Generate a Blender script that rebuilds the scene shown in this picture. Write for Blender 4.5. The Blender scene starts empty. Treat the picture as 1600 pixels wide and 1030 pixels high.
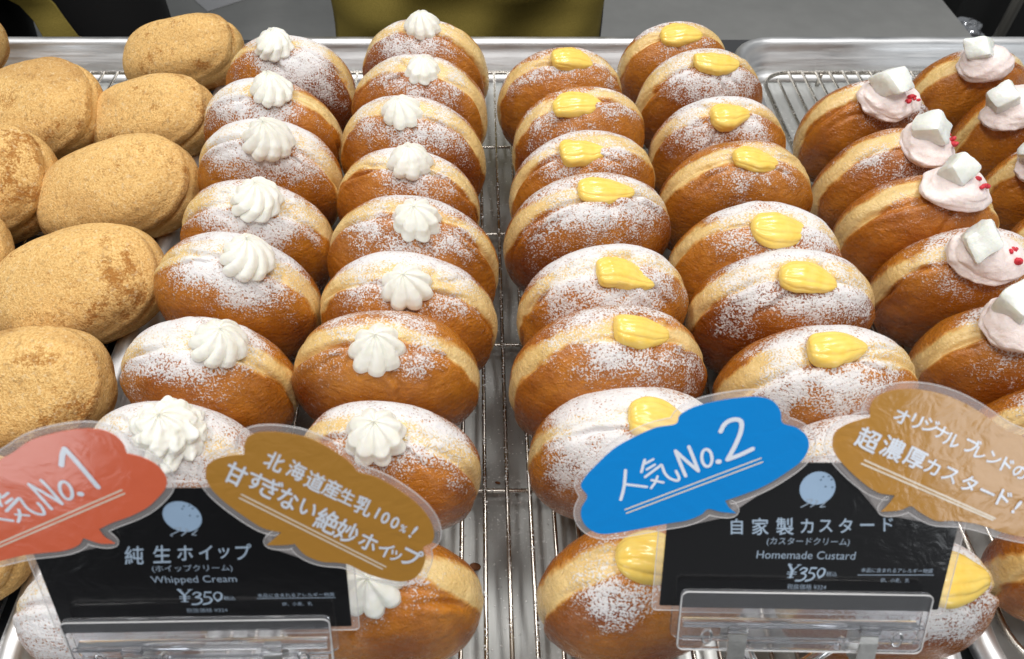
import bpy, math, random
import numpy as np
from mathutils import Vector, Matrix, Euler

sc = bpy.context.scene
COL = sc.collection
R = math.radians

# ---------------------------------------------------------------- camera
cam_d = bpy.data.cameras.new('camera'); cam = bpy.data.objects.new('camera', cam_d); COL.objects.link(cam)
cam.location = (0, 0, .34); cam.rotation_euler = (R(90 - 49.7), 0, 0)
cam_d.lens = 27.0; cam_d.sensor_width = 36; cam_d.shift_x = .0375
cam_d.clip_start = .01; cam_d.clip_end = 30
cam_d.dof.use_dof = True; cam_d.dof.focus_distance = .42; cam_d.dof.aperture_fstop = 20
sc.camera = cam
# ---------------------------------------------------------------- light
w = bpy.data.worlds.new('World'); sc.world = w; w.use_nodes = True
bg = w.node_tree.nodes['Background']; bg.inputs[0].default_value = (.93, .97, 1, 1); bg.inputs[1].default_value = .17
def area(name, loc, target, sx, sy, power, col):
    l = bpy.data.lights.new(name, 'AREA'); l.shape = 'RECTANGLE'; l.size = sx; l.size_y = sy; l.energy = power; l.color = col
    o = bpy.data.objects.new(name, l); COL.objects.link(o); o.location = loc
    o.rotation_euler = (Vector(target) - Vector(loc)).to_track_quat('-Z', 'Y').to_euler()
    return o
area('ceiling_lamp', (-.55, .42, 1.35), (-.1, .32, 0), .7, .14, 10, (1, .98, .955))
area('ceiling_lamp', (.50, .50, 1.35), (.1, .32, 0), .7, .14, 10, (1, .98, .955))
area('ceiling_lamp', (.05, -.22, 1.30), (0, .25, 0), .9, .14, 6.2, (1, .98, .955))
area('added_sheen_panel', (-.90, -1.0, .02), (-.90, 0, .02), .60, .68, 4.5, (.92, .96, 1))  # unseen panel added so that the red bubble mirrors it
area('added_sheen_panel', (.98, -1.0, .34), (.98, 0, .34), .54, .56, 4, (.92, .96, 1))  # second added panel, out of view, for sheen on the right ochre bubble
sc.view_settings.view_transform = 'Standard'; sc.view_settings.look = 'None'
sc.view_settings.exposure = .04; sc.view_settings.gamma = 1; sc.view_settings.use_curve_mapping = False
sc.cycles.max_bounces = 10; sc.cycles.transparent_max_bounces = 16; sc.cycles.sample_clamp_indirect = 6

# ---------------------------------------------------------------- measured numbers
BUNS = [
    ('WL', 0, [-0.1236, 0.4654, 0.042], [0.0435, 0.0265, 0.0422], -7, -6, 0, (-4, 0.15), 0.2),
    ('WL', 1, [-0.1256, 0.4083, 0.0434], [0.0447, 0.0273, 0.0434], -3, -6, 0, (9, 0.15), 0.15),
    ('WL', 2, [-0.1223, 0.3675, 0.0422], [0.0436, 0.0266, 0.0423], -5, -6, 0, (13, 0.24), 0.35),
    ('WL', 3, [-0.1198, 0.3149, 0.0417], [0.0431, 0.0263, 0.0418], -7, -6, 0, (11, 0.12), 0.35),
    ('WL', 4, [-0.1214, 0.2709, 0.0421], [0.0435, 0.0265, 0.0422], -3, -6, 0, (19, 0.09), 0.3),
    ('WL', 5, [-0.126, 0.2184, 0.0406], [0.0419, 0.0256, 0.0407], -5, -6, 0, (20, 0.0), 0.4),
    ('WL', 6, [-0.1298, 0.1744, 0.0395], [0.0409, 0.025, 0.0397], -7, -6, 0, (12, 0.0), 0.5),
    ('WL', 7, [-0.1404, 0.1089, 0.0348], [0.0359, 0.0219, 0.0349], -3, -6, 0, (24, 0.0), 0.75),
    ('WR', 0, [-0.0338, 0.4852, 0.0423], [0.0438, 0.0267, 0.0425], -7, -6, 0, (2, 0.06), 0),
    ('WR', 1, [-0.0348, 0.4333, 0.0429], [0.0442, 0.027, 0.0429], -3, -6, 0, (6, 0.18), 0),
    ('WR', 2, [-0.0377, 0.3874, 0.0431], [0.0446, 0.0272, 0.0432], -5, -6, 0, (-3, 0.15), 0.05),
    ('WR', 3, [-0.0369, 0.3442, 0.0412], [0.0426, 0.026, 0.0413], -7, -6, 0, (5, 0.0), 0.2),
    ('WR', 4, [-0.0306, 0.2916, 0.0448], [0.0462, 0.0282, 0.0448], -3, -6, 0, (5, 0.18), 0),
    ('WR', 5, [-0.0334, 0.2561, 0.0425], [0.044, 0.0268, 0.0426], -5, -6, 0, (5, 0.27), 0.15),
    ('WR', 6, [-0.0399, 0.2197, 0.0422], [0.0437, 0.0267, 0.0424], -7, -6, 0, (-1, 0.27), -0.05),
    ('WR', 7, [-0.0364, 0.1725, 0.0401], [0.0413, 0.0252, 0.0401], -3, -6, 0, (-2, 0.21), 0.25),
    ('WR', 8, [-0.0348, 0.1128, 0.0391], [0.0404, 0.0247, 0.0392], -5, -6, 0, (-1, 0.12), -0.15),
    ('CL', 0, [0.0583, 0.4534, 0.0409], [0.0424, 0.0258, 0.0411], -7, 6, 0, (3, 0.09), 0.2),
    ('CL', 1, [0.0675, 0.4038, 0.042], [0.0433, 0.0264, 0.042], -3, 6, 0, (-12, 0.18), 0.2),
    ('CL', 2, [0.0651, 0.3586, 0.0421], [0.0435, 0.0265, 0.0422], -5, 6, 0, (-10, 0.21), 0.2),
    ('CL', 3, [0.0621, 0.3145, 0.0439], [0.0454, 0.0277, 0.0441], -7, 6, 0, (5, 0.03), 0.15),
    ('CL', 4, [0.0652, 0.2614, 0.0432], [0.0446, 0.0272, 0.0433], -3, 6, 0, (4, 0.27), 0.3),
    ('CL', 5, [0.0629, 0.217, 0.0449], [0.0464, 0.0283, 0.045], -5, 6, 0, (11, 0.03), 0.05),
    ('CL', 6, [0.0682, 0.1775, 0.0418], [0.0433, 0.0264, 0.042], -7, 6, 0, (7, 0.03), 0.4),
    ('CL', 7, [0.0654, 0.1178, 0.0401], [0.0414, 0.0253, 0.0402], -3, 6, 0, (-4, 0.0), -0.05),
    ('CR', 0, [0.1409, 0.4972, 0.038], [0.0394, 0.024, 0.0382], -7, 3, 0, (-5, 0.15), 0.1),
    ('CR', 1, [0.1518, 0.4516, 0.0403], [0.0416, 0.0254, 0.0404], -3, 3, 0, (-1, 0.24), 0.2),
    ('CR', 2, [0.1518, 0.397, 0.0407], [0.0421, 0.0257, 0.0408], -5, 3, 0, (-4, 0.27), 0.25),
    ('CR', 3, [0.1518, 0.3501, 0.0418], [0.0433, 0.0264, 0.042], -7, 3, 0, (1, 0.15), 0.1),
    ('CR', 4, [0.1503, 0.2925, 0.0432], [0.0446, 0.0272, 0.0433], -3, 3, 0, (-2, 0.27), 0.2),
    ('CR', 5, [0.1553, 0.2591, 0.0436], [0.0451, 0.0275, 0.0437], -5, 3, 0, (-1, 0.24), 0.2),
    ('CR', 6, [0.1591, 0.2108, 0.044], [0.0455, 0.0278, 0.0441], -7, 3, 0, (-7, 0.03), 0.35),
    ('CR', 7, [0.167, 0.1683, 0.0403], [0.0416, 0.0253, 0.0403], -3, 3, 0, (8, 0.27), 0.35),
    ('CR', 8, [0.1609, 0.115, 0.0385], [0.0398, 0.0243, 0.0386], -5, 3, 0, (15, 0.12), 0.2),
    ('PL', 0, [0.2507, 0.4211, 0.0393], [0.0407, 0.0249, 0.0395], -7, 4, 0, (1, 0.39), 0.1),
    ('PL', 1, [0.2471, 0.368, 0.0391], [0.0403, 0.0246, 0.0391], -3, 4, 0, (14, 0.27), 0),
    ('PL', 2, [0.247, 0.3199, 0.041], [0.0423, 0.0258, 0.041], -5, 4, 0, (6, 0.09), 0.1),
    ('PL', 3, [0.2542, 0.2811, 0.04], [0.0414, 0.0252, 0.0401], -7, 4, 0, (-8, 0.3), 0.2),
    ('PL', 4, [0.2572, 0.2292, 0.0398], [0.0411, 0.0251, 0.0399], -3, 4, 0, (-15, 0.09), 0.15),
    ('PL', 5, [0.2641, 0.1883, 0.0371], [0.0383, 0.0234, 0.0372], -5, 4, 0, (-16, 0.18), 0.2),
    ('PL', 6, [0.2508, 0.1301, 0.0356], [0.0368, 0.0225, 0.0357], -7, 4, 0, (-25, 0.0), -0.7),
    ('PR', 0, [0.3373, 0.4648, 0.0377], [0.0391, 0.0238, 0.0379], -7, 4, 0, (-13, 0.33), 0.05),
    ('PR', 1, [0.35, 0.4177, 0.0378], [0.039, 0.0238, 0.0378], -3, 4, 0, (-34, 0.3), 0),
    ('PR', 2, [0.347, 0.3665, 0.0362], [0.0374, 0.0228, 0.0363], -5, 4, 0, (-30, 0.3), 0.15),
    ('PR', 3, [0.3412, 0.3214, 0.0355], [0.0368, 0.0224, 0.0357], -7, 4, 0, (-27, 0.21), 0.2),
    ('K', 0, [-0.2197, 0.5349, 0.0301], [0.0491, 0.0275, 0.027], 56, 0, -18, (0, 0), 0),
    ('K', 1, [-0.221, 0.451, 0.0306], [0.0493, 0.0276, 0.0286], 56, 0, -18, (0, 0), 0),
    ('K', 2, [-0.2187, 0.3692, 0.033], [0.0528, 0.0295, 0.0315], 56, 0, -18, (0, 0), 0),
    ('K', 3, [-0.2172, 0.2891, 0.0322], [0.0502, 0.0281, 0.0329], 56, 0, -18, (0, 0), 0),
    ('K', 4, [-0.2211, 0.221, 0.0307], [0.0483, 0.027, 0.0306], 56, 0, -18, (0, 0), 0),
    ('K', 5, [-0.2279, 0.1474, 0.0289], [0.0427, 0.0239, 0.0327], 56, 0, -18, (0, 0), 0),
    ('K', 6, [-0.3, 0.4541, 0.032], [0.0487, 0.0273, 0.0343], 56, 0, -18, (0, 0), 0),
    ('K', 7, [-0.3058, 0.374, 0.0324], [0.0502, 0.0281, 0.0337], 56, 0, -18, (0, 0), 0),
    ('K', 8, [-0.3115, 0.308, 0.0321], [0.0522, 0.0293, 0.029], 56, 0, -18, (0, 0), 0),
    ('K', 9, [-0.4029, 0.5347, 0.0307], [0.0503, 0.0282, 0.0272], 56, 0, -18, (0, 0), 0),
]
SIGN_POSE = {1: [-0.0815, 0.0829, 0.1002, 0.3204, 0.0265, 0.0321, 0.0578], 2: [0.1032, 0.0908, 0.0962, 0.52, -0.0246, -0.0225, 0.0523]}
# outlines, handwriting and print of the two price cards, in millimetres on the card plane
INK = {
    'red': [(-50.92, 60.31), (-43.0, 68.19), (-38.47, 71.17), (-33.17, 74.98), (-27.12, 77.3), (-20.11, 78.82), (-14.72, 78.64), (-11.49, 76.81), (-9.95, 74.02), (-9.7, 70.78), (-6.24, 69.53), (-2.98, 67.03), (-1.24, 62.8), (-1.94, 58.95), (-4.51, 55.48), (-8.5, 51.52), (-13.69, 48.42), (-18.74, 46.19), (-22.9, 43.75), (-21.94, 40.63), (-19.69, 38.13), (-23.8, 38.28), (-27.83, 40.44), (-29.96, 37.61), (-34.47, 35.57), (-40.72, 34.7), (-46.31, 33.81), (-53.67, 31.49), (-57.97, 30.58), (-62.19, 32.12), (-62.99, 36.98), (-61.5, 41.68), (-58.07, 45.34), (-59.15, 48.1), (-56.83, 53.44)],
    'brown1': [(9.54, 63.98), (10.31, 66.92), (13.2, 69.38), (17.1, 70.42), (20.4, 70.72), (21.09, 74.61), (22.63, 76.99), (26.16, 78.16), (32.28, 77.73), (38.29, 75.7), (44.21, 71.19), (47.77, 67.43), (49.52, 64.47), (53.96, 62.72), (59.67, 58.31), (64.84, 52.91), (68.13, 47.38), (69.46, 41.71), (68.75, 37.87), (66.31, 35.95), (66.96, 31.98), (65.84, 26.95), (63.65, 23.38), (60.05, 21.89), (55.08, 23.02), (49.51, 25.7), (44.79, 29.34), (41.36, 30.21), (37.21, 30.68), (33.25, 33.03), (31.41, 35.52), (30.27, 37.96), (26.82, 37.53), (22.4, 37.6), (25.09, 40.44), (27.01, 42.5), (22.16, 44.26), (17.43, 48.95), (12.93, 54.41), (10.35, 58.83), (9.47, 62.28)],
    'blue': [(-70.62, 43.92), (-69.65, 46.82), (-66.89, 50.68), (-61.41, 56.85), (-55.1, 61.08), (-49.59, 63.87), (-44.02, 65.11), (-43.04, 68.0), (-38.86, 70.72), (-31.87, 72.73), (-25.61, 73.75), (-20.87, 73.87), (-17.16, 72.67), (-14.63, 69.59), (-13.5, 65.74), (-9.3, 64.25), (-6.12, 61.55), (-4.97, 57.9), (-6.27, 53.71), (-9.85, 49.91), (-15.83, 45.08), (-22.09, 41.82), (-27.28, 39.61), (-25.77, 37.18), (-23.46, 35.24), (-28.13, 35.67), (-32.01, 36.6), (-33.93, 34.6), (-37.98, 32.55), (-42.98, 31.48), (-49.68, 29.88), (-58.12, 27.93), (-64.1, 27.34), (-68.07, 29.61), (-70.02, 33.1), (-70.07, 36.58), (-68.54, 40.53)],
    'brown2': [(1.25, 60.27), (1.48, 63.0), (4.26, 65.73), (8.74, 67.56), (10.64, 68.03), (10.13, 71.13), (11.2, 74.21), (15.12, 76.42), (22.05, 76.9), (30.15, 75.23), (38.73, 71.36), (46.02, 66.56), (50.53, 63.91), (56.23, 61.72), (63.03, 57.7), (69.24, 51.78), (72.06, 45.24), (69.95, 42.36), (72.34, 37.57), (70.91, 31.68), (67.56, 28.46), (63.93, 28.41), (56.45, 29.98), (48.39, 32.83), (40.71, 34.0), (35.76, 33.93), (30.22, 36.99), (27.4, 38.9), (24.37, 37.4), (19.08, 36.84), (20.73, 39.3), (22.23, 42.51), (16.71, 43.59), (10.22, 48.27), (4.47, 53.84), (1.9, 57.52)],
    'no2': [([(-57.62, 49.64), (-57.66, 45.12), (-57.97, 42.19), (-58.45, 39.6)], 0.975), ([(-57.49, 44.94), (-54.15, 44.51), (-50.96, 44.11)], 0.845), ([(-52.21, 53.28), (-52.55, 51.31), (-52.88, 49.16)], 0.845), ([(-51.97, 52.03), (-49.74, 53.48)], 0.78), ([(-51.37, 50.08), (-49.14, 51.71)], 0.78), ([(-51.67, 47.55), (-47.7, 51.19)], 0.845), ([(-47.7, 51.19), (-47.1, 51.55), (-45.96, 48.88), (-44.25, 47.1), (-42.0, 46.4), (-41.68, 47.49), (-42.73, 49.64)], 0.845), ([(-48.07, 47.78), (-48.56, 45.78), (-49.67, 43.76)], 0.78), ([(-49.71, 46.49), (-46.19, 45.7)], 0.78), ([(-39.79, 48.05), (-41.51, 51.8), (-43.44, 56.38)], 1.04), ([(-43.44, 56.38), (-39.73, 52.88), (-36.19, 49.78)], 1.04), ([(-36.19, 49.78), (-37.96, 53.97), (-39.69, 57.82)], 1.04), ([(-34.68, 57.04), (-33.93, 56.83), (-33.22, 56.0), (-32.73, 54.73), (-32.55, 53.33), (-32.75, 52.13), (-33.27, 51.41), (-33.99, 51.35), (-34.73, 51.96), (-35.33, 53.09), (-35.64, 54.48), (-35.58, 55.8), (-35.18, 56.73), (-34.53, 57.06)], 0.91), ([(-30.74, 52.98), (-30.43, 52.99)], 1.56), ([(-30.97, 62.94), (-30.13, 65.17), (-28.45, 66.55), (-26.34, 66.74), (-25.24, 65.56), (-25.27, 62.47), (-26.35, 58.3), (-28.03, 53.72)], 1.365), ([(-28.03, 53.72), (-24.49, 55.35), (-21.17, 57.31)], 1.365)],
    'no2lines': [([(-56.97, 36.09), (-18.35, 54.18)], 0.455), ([(-56.42, 34.86), (-17.74, 52.95)], 0.455)],
    'no1': [([(-50.12, 54.77), (-51.95, 49.46), (-54.36, 43.59)], 0.964), ([(-51.95, 48.83), (-48.8, 48.25), (-45.03, 47.36)], 0.895), ([(-45.78, 57.14), (-46.47, 54.73), (-46.42, 52.9)], 0.895), ([(-45.4, 55.93), (-43.34, 57.51)], 0.826), ([(-44.95, 53.9), (-42.89, 55.5)], 0.826), ([(-45.62, 51.04), (-41.48, 55.28)], 0.964), ([(-41.48, 55.28), (-40.84, 55.48), (-39.97, 52.2), (-38.16, 50.12), (-36.03, 49.76), (-35.99, 52.16), (-36.59, 53.8)], 0.895), ([(-42.26, 51.41), (-42.54, 49.34), (-43.62, 47.05)], 0.895), ([(-43.61, 49.77), (-40.17, 49.31)], 0.757), ([(-33.59, 51.72), (-35.37, 56.22), (-37.1, 60.62)], 0.964), ([(-37.1, 60.62), (-33.88, 57.41), (-30.31, 53.52)], 0.964), ([(-30.31, 53.52), (-31.93, 58.19), (-33.56, 61.96)], 0.964), ([(-28.45, 61.36), (-27.73, 61.43), (-27.09, 60.77), (-26.68, 59.54), (-26.6, 58.02), (-26.88, 56.57), (-27.44, 55.53), (-28.16, 55.16), (-28.86, 55.54), (-29.38, 56.6), (-29.59, 58.06), (-29.44, 59.57), (-28.98, 60.79), (-28.31, 61.43)], 0.964), ([(-24.74, 57.03), (-24.45, 57.03)], 1.652), ([(-27.07, 67.12), (-25.94, 70.52), (-24.83, 72.68)], 1.446), ([(-24.83, 72.68), (-22.65, 67.66), (-19.49, 59.45)], 1.446)],
    'no1lines': [([(-55.21, 36.72), (-13.61, 58.19)], 0.516), ([(-55.11, 35.53), (-13.12, 56.98)], 0.516)],
    'brown1lines': [([(17.96, 56.89), (55.38, 28.28)], 0.544), ([(17.25, 55.66), (54.36, 27.44)], 0.544)],
    'brown2lines': [([(11.4, 54.24), (52.75, 35.04)], 0.574), ([(10.68, 53.12), (52.14, 34.51)], 0.574)],
    'brown1txt': [('北', 27.96, 68.3, 4.3, -3.01, 2.91, 6.02), ('海', 33.35, 65.2, 4.24, -2.96, 2.75, 5.91), ('道', 37.86, 61.32, 4.47, -3.13, 2.82, 6.25), ('産', 42.2, 58.6, 4.39, -3.07, 2.68, 6.12), ('生', 46.05, 55.84, 3.82, -2.67, 2.26, 5.32), ('乳', 50.3, 52.27, 4.54, -3.18, 2.6, 6.32), ('1', 53.91, 49.67, 3.87, -2.95, 2.33, 5.39), ('0', 56.03, 47.84, 3.9, -2.98, 2.32, 5.44), ('0', 58.61, 45.98, 3.94, -3.01, 2.3, 5.49), ('%', 60.83, 43.69, 2.54, -1.78, 1.34, 3.53), ('!', 63.64, 42.32, 4.04, -4.88, 3.54, 5.65), ('甘', 17.42, 64.16, 4.98, -3.6, 3.62, 7.19), ('す', 22.48, 61.72, 4.47, -3.22, 3.14, 6.43), ('ぎ', 26.03, 59.01, 5.14, -3.7, 3.52, 7.39), ('な', 30.19, 55.27, 5.24, -3.78, 3.48, 7.53), ('い', 35.2, 51.69, 4.71, -3.4, 3.02, 6.77), ('絶', 40.05, 47.01, 5.78, -4.19, 3.58, 8.32), ('妙', 45.24, 42.74, 5.58, -4.05, 3.32, 8.02), ('ホ', 50.94, 38.63, 5.03, -3.65, 2.87, 7.23), ('イ', 55.65, 35.55, 4.44, -3.21, 2.44, 6.36), ('ッ', 58.29, 33.02, 4.14, -3.01, 2.23, 5.94), ('プ', 62.98, 32.39, 5.59, -4.02, 2.89, 7.95)],
    'brown2txt': [('オ', 19.46, 68.47, 4.84, -2.39, 1.26, 4.97), ('リ', 23.85, 66.92, 4.86, -2.4, 1.23, 4.99), ('ジ', 28.05, 65.65, 4.88, -2.4, 1.2, 5.01), ('ナ', 31.65, 63.4, 4.56, -2.24, 1.09, 4.68), ('ル', 34.94, 61.02, 4.93, -2.43, 1.15, 5.07), ('ブ', 40.96, 59.26, 4.96, -2.44, 1.11, 5.1), ('レ', 43.76, 56.85, 4.27, -2.1, 0.93, 4.4), ('ン', 48.08, 55.26, 4.65, -2.29, 0.98, 4.79), ('ド', 52.23, 53.04, 5.03, -2.48, 1.02, 5.19), ('の', 56.29, 50.81, 4.7, -2.31, 0.92, 4.85), ('超', 11.2, 60.99, 6.62, -3.31, 1.82, 6.91), ('濃', 18.61, 58.22, 6.67, -3.33, 1.75, 6.96), ('厚', 25.61, 55.01, 6.37, -3.18, 1.59, 6.65), ('カ', 31.11, 52.39, 5.35, -2.67, 1.28, 5.59), ('ス', 36.65, 49.75, 5.38, -2.69, 1.24, 5.63), ('タ', 42.62, 46.89, 5.42, -2.7, 1.19, 5.67), ('ー', 48.46, 44.0, 5.49, -2.52, 0.96, 5.81), ('ド', 53.79, 41.95, 5.85, -2.92, 1.18, 6.13), ('!', 58.02, 39.22, 5.78, -4.63, 2.68, 5.62)],
    'title2': [('自', -22.45, 29.91, 5.08, 0.08, -0.65, 6.0), ('家', -15.38, 30.02, 5.43, 0.08, -0.76, 6.42), ('製', -7.98, 30.22, 5.6, 0.08, -0.85, 6.62), ('カ', -1.32, 30.44, 5.05, 0.07, -0.83, 5.97), ('ス', 4.27, 30.53, 4.86, 0.07, -0.84, 5.75), ('タ', 10.18, 30.74, 5.03, 0.07, -0.92, 5.96), ('ー', 16.61, 31.01, 5.19, 0.08, -1.01, 6.16), ('ド', 22.82, 31.35, 4.82, 0.07, -0.99, 5.73)],
    'title1': [('純', -15.98, 32.34, 5.6, 0.12, 1.48, 8.0), ('生', -8.09, 32.7, 5.47, 0.12, 1.31, 7.81), ('ホ', -1.54, 33.08, 5.07, 0.11, 1.1, 7.22), ('イ', 4.28, 33.18, 4.8, 0.1, 0.95, 6.83), ('ッ', 9.37, 32.9, 4.54, 0.1, 0.82, 6.45), ('プ', 14.91, 33.31, 5.09, 0.11, 0.82, 7.23)],
    'print2': [('(カスタードクリーム)', -0.16, 24.68, 25.09), ('Homemade Custard', -0.17, 19.88, 30.1), ('税込', 8.66, 13.01, 3.34), ('税抜価格 ¥324', 1.66, 8.04, 12.07), ('本品に含まれるアレルギー物質', 28.41, 14.67, 21.94), ('卵、小麦、乳', 28.48, 10.96, 8.8)],
    'print1': [('(ホイップクリーム)', -0.59, 26.6, 22.92), ('Whipped Cream', -0.85, 21.73, 24.67), ('税込', 8.22, 13.73, 3.4), ('税抜価格 ¥324', 0.78, 8.43, 12.21), ('本品に含まれるアレルギー物質', 28.06, 14.75, 22.88), ('卵、小麦、乳', 28.05, 10.74, 9.01)],
    'rule2': [([(16.77, 12.79), (39.82, 13.2)], 0.25)],
    'rule1': [([(16.33, 13.42), (39.57, 13.37)], 0.25)],
    'price2': [(-5.47, 10.83), (6.01, 16.31)],
    'price1': [(-6.83, 11.77), (5.79, 17.73)],
    'logo2': ((-0.06, 43.68), (4.7, 45.94), (-2.3, 48.9)),
    'logo1': ((0.12, 47.24), (5.31, 46.44), (0.68, 52.98)),
    'logomarks2': [([(-2.71, 39.66), (-1.59, 39.79), (-0.99, 39.58), (-1.8, 38.56), (-4.07, 37.07)], 0.355), ([(-0.03, 39.48), (0.59, 39.15), (-0.04, 38.25), (-1.23, 37.23)], 0.394), ([(3.39, 39.52), (1.94, 37.72), (1.63, 37.22), (3.03, 37.4)], 0.355)],
    'logomarks1': [([(-2.65, 42.86), (-1.21, 43.09), (-1.12, 42.59), (-2.17, 41.61), (-4.15, 40.39), (-3.89, 39.89)], 0.355), ([(0.13, 42.7), (0.68, 42.32), (0.08, 41.33), (-1.28, 40.1)], 0.394), ([(3.41, 42.28), (2.33, 41.05), (1.61, 40.43), (2.71, 40.17)], 0.355)],
    'logodots2': [(0.99, 47.52), (0.48, 46.54), (2.55, 47.76), (3.55, 46.68), (2.12, 44.26), (4.13, 44.07)],
    'logodots1': [(1.15, 51.19), (0.55, 50.25), (2.65, 51.41), (3.42, 50.33), (2.2, 47.7), (4.25, 47.43)],
}

# ---------------------------------------------------------------- helpers
def tag(o, label=None, cat=None, group=None, kind=None):
    if label: o['label'] = label
    if cat: o['category'] = cat
    if group: o['group'] = group
    if kind: o['kind'] = kind
    return o
def empty(name, loc, rot=None):
    o = bpy.data.objects.new(name, None); COL.objects.link(o); o.location = loc; o.empty_display_size = .02
    if rot is not None: o.rotation_euler = rot
    return o
def obj(name, verts, faces, mat, parent=None, loc=(0, 0, 0), rot=None, smooth=True):
    me = bpy.data.meshes.new(name); me.from_pydata([tuple(v) for v in verts], [], [tuple(f) for f in faces])
    if smooth: me.polygons.foreach_set('use_smooth', [True] * len(me.polygons))
    me.materials.append(mat); me.update()
    o = bpy.data.objects.new(name, me); COL.objects.link(o)
    if parent: o.parent = parent
    o.location = loc
    if rot is not None: o.rotation_euler = rot
    return o
class MB:
    def __init__(s): s.v = []; s.f = []
    def add(s, v, f):
        n = len(s.v); s.v += [tuple(p) for p in v]; s.f += [tuple(i + n for i in q) for q in f]; return s
    def box(s, c, d, m=None):
        v = [Vector((sx * d[0] / 2, sy * d[1] / 2, sz * d[2] / 2)) for sx in (-1, 1) for sy in (-1, 1) for sz in (-1, 1)]
        if m: v = [m @ p for p in v]
        v = [p + Vector(c) for p in v]
        return s.add(v, [(0, 1, 3, 2), (4, 6, 7, 5), (0, 4, 5, 1), (2, 3, 7, 6), (0, 2, 6, 4), (1, 5, 7, 3)])
    def tube(s, pts, r, n=10, closed=False):
        pts = [Vector(p) for p in pts]; rings = []
        m = len(pts)
        for i, p in enumerate(pts):
            a = pts[(i - 1) % m] if (closed or i) else p
            b = pts[(i + 1) % m] if (closed or i < m - 1) else p
            t = (b - a).normalized()
            up = Vector((0, 0, 1)) if abs(t.z) < .9 else Vector((0, 1, 0))
            x = t.cross(up).normalized(); y = x.cross(t)
            rings.append([p + (x * math.cos(2 * math.pi * k / n) + y * math.sin(2 * math.pi * k / n)) * r for k in range(n)])
        v = [q for g in rings for q in g]; f = []
        for i in range(m if closed else m - 1):
            for k in range(n):
                a, b = i * n + k, i * n + (k + 1) % n; c, d = ((i + 1) % m) * n + (k + 1) % n, ((i + 1) % m) * n + k
                f.append((a, b, c, d))
        if not closed: f += [tuple(range(n))[::-1], tuple(range((m - 1) * n, m * n))]
        return s.add(v, f)
    def build(s, name, mat, parent=None, loc=(0, 0, 0), smooth=True, rot=None): return obj(name, s.v, s.f, mat, parent, loc, rot, smooth)
def rrect(x0, y0, x1, y1, r, n=6):
    P = []
    for cx, cy, a in ((x1 - r, y1 - r, 0), (x0 + r, y1 - r, 90), (x0 + r, y0 + r, 180), (x1 - r, y0 + r, 270)):
        for k in range(n + 1):
            t = R(a + 90 * k / n); P.append((cx + r * math.cos(t), cy + r * math.sin(t)))
    return P

# ---------------------------------------------------------------- material helpers
class NT:
    def __init__(s, name):
        s.m = bpy.data.materials.new(name); s.m.use_nodes = True; s.t = s.m.node_tree; s.n = s.t.nodes; s.bsdf = s.n['Principled BSDF']
    def node(s, t, **kw):
        n = s.n.new(t)
        for k, v in kw.items():
            if k == 'ins':
                for i, x in v.items(): s.set(n.inputs[i], x)
            else: setattr(n, k, v)
        return n
    def set(s, inp, x):
        if isinstance(x, bpy.types.NodeSocket): s.t.links.new(x, inp)
        elif isinstance(x, tuple) and len(x) == 3 and inp.type == 'RGBA': inp.default_value = (*x, 1)
        else: inp.default_value = x
    def p(s, **kw):
        for k, v in kw.items(): s.set(s.bsdf.inputs[k.replace('_', ' ')], v)
        return s
    def math(s, op, a, b=0., clamp=False, c=0.):
        n = s.node('ShaderNodeMath', operation=op, use_clamp=clamp); s.set(n.inputs[0], a); s.set(n.inputs[1], b); s.set(n.inputs[2], c); return n.outputs[0]
    def mix(s, f, a, b):
        n = s.node('ShaderNodeMix', data_type='RGBA'); s.set(n.inputs[0], f); s.set(n.inputs[6], a); s.set(n.inputs[7], b); return n.outputs[2]
    def mixf(s, f, a, b):
        n = s.node('ShaderNodeMix', data_type='FLOAT'); s.set(n.inputs[0], f); s.set(n.inputs[2], a); s.set(n.inputs[3], b); return n.outputs[0]
    def coords(s, offset=True):
        tc = s.node('ShaderNodeTexCoord').outputs['Object']
        if not offset: return tc
        oi = s.node('ShaderNodeObjectInfo').outputs['Random']
        sc_ = s.node('ShaderNodeVectorMath', operation='SCALE'); sc_.inputs[0].default_value = (3.1, 5.7, 4.3); s.set(sc_.inputs['Scale'], oi)
        ad = s.node('ShaderNodeVectorMath', operation='ADD'); s.set(ad.inputs[0], tc); s.set(ad.inputs[1], sc_.outputs[0]); return ad.outputs[0]
    def noise(s, co, scale, detail=3, rough=.55, dist=0., lo=.3, hi=.7):
        n = s.node('ShaderNodeTexNoise'); s.set(n.inputs['Vector'], co); n.inputs['Scale'].default_value = scale; n.inputs['Detail'].default_value = detail
        n.inputs['Roughness'].default_value = rough; n.inputs['Distortion'].default_value = dist
        m = s.node('ShaderNodeMapRange'); s.set(m.inputs[0], n.outputs['Fac']); m.inputs[1].default_value = lo; m.inputs[2].default_value = hi; return m.outputs[0]
    def attr(s, name): return s.node('ShaderNodeAttribute', attribute_name=name).outputs['Fac']
    def bump(s, h, strength, dist, normal=None):
        n = s.node('ShaderNodeBump'); s.set(n.inputs['Height'], h); n.inputs['Strength'].default_value = strength; n.inputs['Distance'].default_value = dist
        if normal is not None: s.set(n.inputs['Normal'], normal)
        return n.outputs[0]
def plain(name, col, rough=.5, **kw):
    m = NT(name); m.p(Base_Color=col, Roughness=rough, **kw); return m.m

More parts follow.
